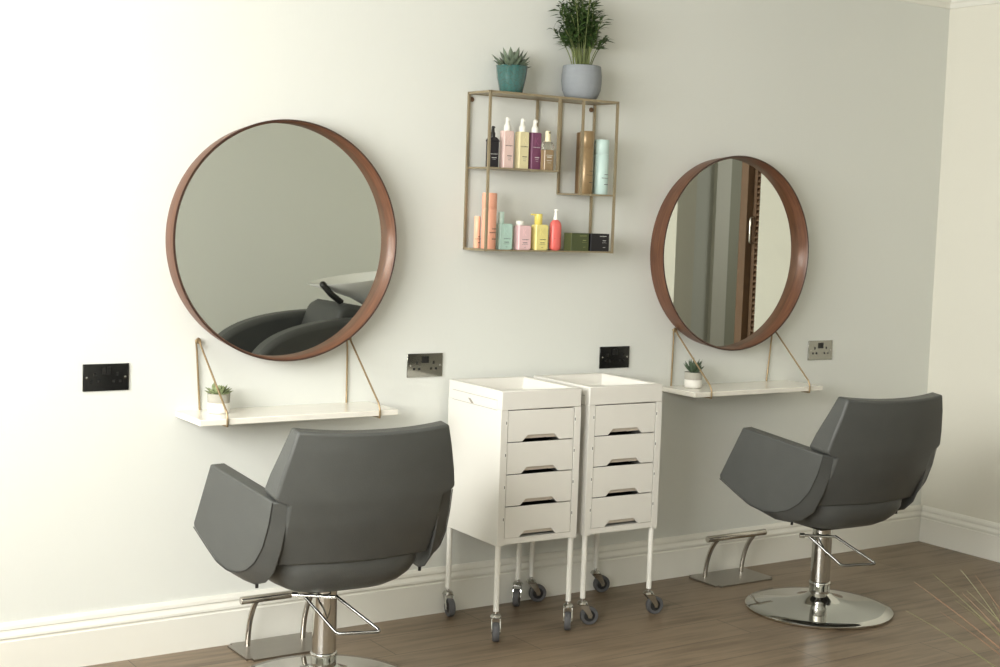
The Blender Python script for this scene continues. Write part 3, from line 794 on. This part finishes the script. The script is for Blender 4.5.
# teal pot on the rack
ZT = UZ+.0003
t = empty('potted_succulent', (1.364, -.080, ZT), 0, 'grey-green succulent in a glossy teal pot on top of the gold rack', 'plant')
bm = bmesh.new(); lathe(bm, [(.0385, 0), (.0415, .002), (.043, .008), (.053, .055), (.0575, .094), (.0590, .098), (.0560, .0995), (.053, .090), (0, .086)], 56)
obj('pot', bm, M['teal'], t, smooth=True)
bm = rosette((0, 0, .086), [(11, .22, .076), (11, .55, .080), (9, .9, .080), (5, 1.3, .074)], random.Random(11), .026, .010)
sg = mat('grey_succulent', (.12, .155, .105, 1), rough=.5, var=.3, vscale=30)
obj('foliage', bm, sg, t, smooth=True)
# palm
t = empty('potted_palm', (1.675, -.083, ZT), 0, 'bushy parlour palm in a blue-grey pot on top of the gold rack', 'plant')
bm = bmesh.new(); lathe(bm, [(.050, 0), (.056, .003), (.064, .014), (.0725, .035), (.076, .065), (.0755, .090), (.0725, .115), (.0715, .124), (.0685, .1255), (.066, .118), (0, .112)], 64)
obj('pot', bm, M['bluegrey'], t, smooth=True)
bm = bmesh.new(); lathe(bm, [(.066, .108), (.066, .1125)], 40); obj('soil', bm, M['soil'], t)
rnd = random.Random(21); bs = bmesh.new(); bf = bmesh.new()
for i in range(54):
    a = rnd.uniform(0, 2*pi); r0 = rnd.uniform(.002, .035); spread = rnd.uniform(.02, .10); hh = rnd.uniform(.10, .25)
    if i % 4 == 0: spread *= .3; hh = rnd.uniform(.22, .29)
    if sin(a) > 0: spread = min(spread, .07)
    if cos(a) > 0: spread *= .68
    else: spread *= 1.15
    b0 = Vector((cos(a)*r0, sin(a)*r0, .110)); dirv = Vector((cos(a), sin(a), 0))
    p1 = b0+Vector((0, 0, hh*.62))+dirv*spread*.25; p2 = b0+Vector((0, 0, hh))+dirv*spread
    if p2.y > .06: p2.y = .06
    path = arc(b0, p1, p2, 12)
    tube(bs, path, .0016, 5, radii=[.0024-.0013*k/12 for k in range(13)])
    for k in range(4, 13):
        c = path[k]; tv = (path[min(k+1, 12)]-path[k-1]).normalized()
        sd = tv.cross(Vector((rnd.uniform(-.3, .3), rnd.uniform(-.3, .3), 1))).normalized()
        if sd.length < .1: sd = Vector((1, 0, 0))
        for s in (-1, 1):
            if c.z < .185: continue
            dv = (sd*s*.85+tv*.65+Vector((0, 0, rnd.uniform(-.3, .15)))).normalized()
            L = rnd.uniform(.045, .080)*(1-.35*abs(k-8)/5)
            if c.y+dv.y*L > .078: dv.y = -abs(dv.y)*.3; dv.normalize()
            side = dv.cross(Vector((rnd.uniform(-.5, .5), rnd.uniform(-.5, .5), 1))).normalized(); w = .0060
            q0 = [c-side*.001, c+side*.001]
            m1_ = c+dv*L*.45; e1 = c+dv*L+Vector((0, 0, -L*.22))
            v = [bf.verts.new(p) for p in (c, m1_-side*w, e1, m1_+side*w, m1_+Vector((0, 0, .0012)))]
            bf.faces.new([v[0], v[1], v[4]]); bf.faces.new([v[1], v[2], v[4]]); bf.faces.new([v[2], v[3], v[4]]); bf.faces.new([v[3], v[0], v[4]])
obj('stems', bs, M['stem'], t, smooth=True)
obj('foliage', bf, M['palm'], t)

# ------------------------------------------------------------------ ornamental grass, near right foreground
GP = Vector((1.730, -2.354, 0))
t = empty('potted_grass', GP, 0, 'blurred ornamental grass with thin arching blades in the bottom right corner', 'plant')
bm = bmesh.new(); lathe(bm, [(.10, .001), (.105, .004), (.14, .20), (.142, .215), (.134, .217), (.13, .19), (0, .185)], 40)
obj('pot', bm, M['concrete'], t, smooth=True)
bm = bmesh.new(); lathe(bm, [(.129, .18), (.129, .188)], 40); obj('soil', bm, M['soil'], t)
GRASS_TIPS = [(1.289, -2.104, 0.521, 0), (1.383, -2.104, 0.605, 0), (1.555, -2.054, 0.584, 0), (1.348, -2.074, 0.581, 1), (1.585, -2.054, 0.524, 0), (1.360, -2.134, 0.553, 1), (1.439, -2.154, 0.561, 1), (1.693, -2.054, 0.480, 0), (1.358, -2.154, 0.522, 1), (1.288, -2.254, 0.586, 0), (1.422, -2.204, 0.621, 1),]
bg = bmesh.new(); bp_ = bmesh.new()
def blade(bm, b0, mid, tip, w):
    path = arc(b0, mid, tip, 14)
    V = []
    for k, p in enumerate(path):
        tv = (path[min(k+1, 14)]-path[max(k-1, 0)]).normalized(); sd = tv.cross(Vector((.3, 1, .2))).normalized()
        ww = w*(1-(k/14)**1.5)+.0003
        V.append((bm.verts.new(p-sd*ww), bm.verts.new(p+Vector((0, 0, .0008))), bm.verts.new(p+sd*ww)))
    for A, B in zip(V, V[1:]):
        bm.faces.new([A[0], A[1], B[1], B[0]]); bm.faces.new([A[1], A[2], B[2], B[1]])
rnd = random.Random(4)
for i, (tx, ty, tz, pink) in enumerate(GRASS_TIPS):
    b0 = Vector((rnd.uniform(-.06, .06), rnd.uniform(-.06, .06), .186)); tip = Vector((tx, ty, tz))-GP
    mid = b0*.45+tip*.55+Vector((0, 0, .02+.04*abs(tip.x)))
    blade(bp_ if pink else bg, b0, mid, tip, .0017)
for i in range(26):
    a = rnd.uniform(0, 2*pi); L = rnd.uniform(.2, .42); b0 = Vector((rnd.uniform(-.07, .07), rnd.uniform(-.07, .07), .186))
    if cos(a)*-.83+sin(a)*.55 > .2 and L > .2: L = .16
    tip = b0+Vector((cos(a)*L*.8, sin(a)*L*.8, L*.35+.0)); mid = b0+Vector((cos(a)*L*.3, sin(a)*L*.3, L*.5))
    blade(bg if i % 3 else bp_, b0, mid, tip, .0022)
obj('foliage', bg, M['grass'], t); obj('reddish_blades', bp_, M['grass_pink'], t)

# ------------------------------------------------------------------ backwash unit (seen in the left-hand mirror)
t = empty('backwash_unit', (2.45, -3.84, 0), 0, 'charcoal backwash chair with tilting white basin, seen reflected in the left mirror', 'wash unit')
for s in (-1, 1):
    bm = bmesh.new()
    top = [(-.60, .30)]+[(p.x, p.z) for p in arc((-.60, 0, .47), (-.56, 0, .80), (.25, 0, .80), 16)]+[(.55, .80), (.60, .78), (.60, .30)]
    y0 = s*.33; w_ = .075
    prism(bm, [(x, z) for x, z in top], 1, y0-w_, y0+w_)
    obj('armrest', bm, M['charcoal'], t, bevel=.035, seg=4, angle=30)
bm = bmesh.new(); box(bm, -.52, .1, -.25, .25, .30, .47); obj('seat', bm, M['charcoal'], t, bevel=.04, seg=4)
bm = bmesh.new(); prism(bm, [(-.10, .45), (.05, .845), (.11, .875), (.34, .84), (.30, .45)], 1, -.24, .24); obj('backrest', bm, M['charcoal'], t, bevel=.03, seg=4)
obj('plinth', BX(-.40, .58, -.24, .24, 0.001, .30), M['black'], t, bevel=.01)
bm = bmesh.new(); lathe(bm, [(.06, .50), (.07, .74), (.10, .86)], 24, c=(.50, 0, 0)); obj('basin_stand', bm, M['basin_under'], t, smooth=True)
# basin: asymmetric bowl, lip low at the neck side
bm = bmesh.new(); n = 40; rg = []
def ringb(z, a, b_, cx, tilt, k=0):
    r = []
    for i in range(n):
        th = 2*pi*i/n; x = cx+a*cos(th); y = b_*sin(th)
        if k and cos(th) < -.6: pass
        r.append(bm.verts.new((x, y, z+tilt*(x-.05))))
    return r
for z, a, b_, cx, tl in ((.82, .10, .09, .46, .05), (.88, .18, .14, .42, .08), (.93, .26, .19, .37, .10), (.985, .36, .245, .32, .13), (.995, .365, .25, .32, .13), (.985, .34, .225, .33, .13), (.93, .24, .17, .37, .12), (.89, .12, .09, .42, .10)):
    rg.append(ringb(z, a, b_, cx, tl))
for A, B in zip(rg, rg[1:]):
    for i in range(n): bm.faces.new([A[i], A[(i+1) % n], B[(i+1) % n], B[i]])
bm.faces.new(rg[0]); bm.faces.new(rg[-1])
for f in bm.faces:
    if max(v.co.z-.13*(v.co.x-.05) for v in f.verts) < .96 and f in bm.faces and f.index < 0: pass
obj('basin', bm, M['basin'], t, smooth=True)
bm = bmesh.new(); tube(bm, rounded([(.02, .07, .975), (-.015, .110, .990), (.030, .135, .930), (.11, .125, .875)], .012, 3), .020, 12); obj('neck_rest', bm, M['black'], t, smooth=True)

# ------------------------------------------------------------------ light
W = bpy.data.worlds.new('daylight'); SC.world = W; W.use_nodes = True
W.node_tree.nodes['Background'].inputs[0].default_value = (.80, .90, 1, 1)
W.node_tree.nodes['Background'].inputs[1].default_value = .6
def area(name, loc, target, sx, sy, energy, col):
    l = bpy.data.lights.new(name, 'AREA'); l.shape = 'RECTANGLE'; l.size = sx; l.size_y = sy; l.energy = energy; l.color = col
    o = bpy.data.objects.new(name, l); COL.objects.link(o); o.location = loc
    o.rotation_euler = (Vector(target)-Vector(loc)).to_track_quat('-Z', 'Y').to_euler()
    return o
area('window_daylight', (XL-.35, (WY0+WY1)/2, 1.88), (0, (WY0+WY1)/2-.0, 1.85), 3.4, 1.4, 345, (1, .99, .96))
area('hall_fill', (6.2, -1.2, 1.8), (4.6, -2.4, 1.2), 1.0, 1.2, 14, (1, .98, .92))  # added fill lamp, no window there; lifts the hall seen in the right mirror

# ------------------------------------------------------------------ camera
C = Vector((-1.5, -4.4836, 1.49307)); yaw, pitch, roll, f = .608549, -.085081, .036363, 1432.377
cy, sy, cp_, sp = cos(yaw), sin(yaw), cos(pitch), sin(pitch)
F = Vector((sy*cp_, cy*cp_, sp)); R0 = Vector((cy, -sy, 0)); U0 = R0.cross(F)
R_ = R0*cos(roll)+U0*sin(roll); U_ = -R0*sin(roll)+U0*cos(roll)
cam = bpy.data.cameras.new('camera'); co = bpy.data.objects.new('camera', cam); COL.objects.link(co)
co.matrix_world = Matrix(((R_.x, U_.x, -F.x, C.x), (R_.y, U_.y, -F.y, C.y), (R_.z, U_.z, -F.z, C.z), (0, 0, 0, 1)))
cam.sensor_width = 36; cam.lens = f*36/1000; cam.shift_x = -.0485; cam.clip_start = .05
cam.dof.use_dof = True; cam.dof.focus_distance = 4.75; cam.dof.aperture_fstop = 10.0
SC.camera = co
vs = SC.view_settings; vs.view_transform = 'Standard'; vs.look = 'None'; vs.gamma = 1; vs.use_curve_mapping = False; vs.exposure = 0
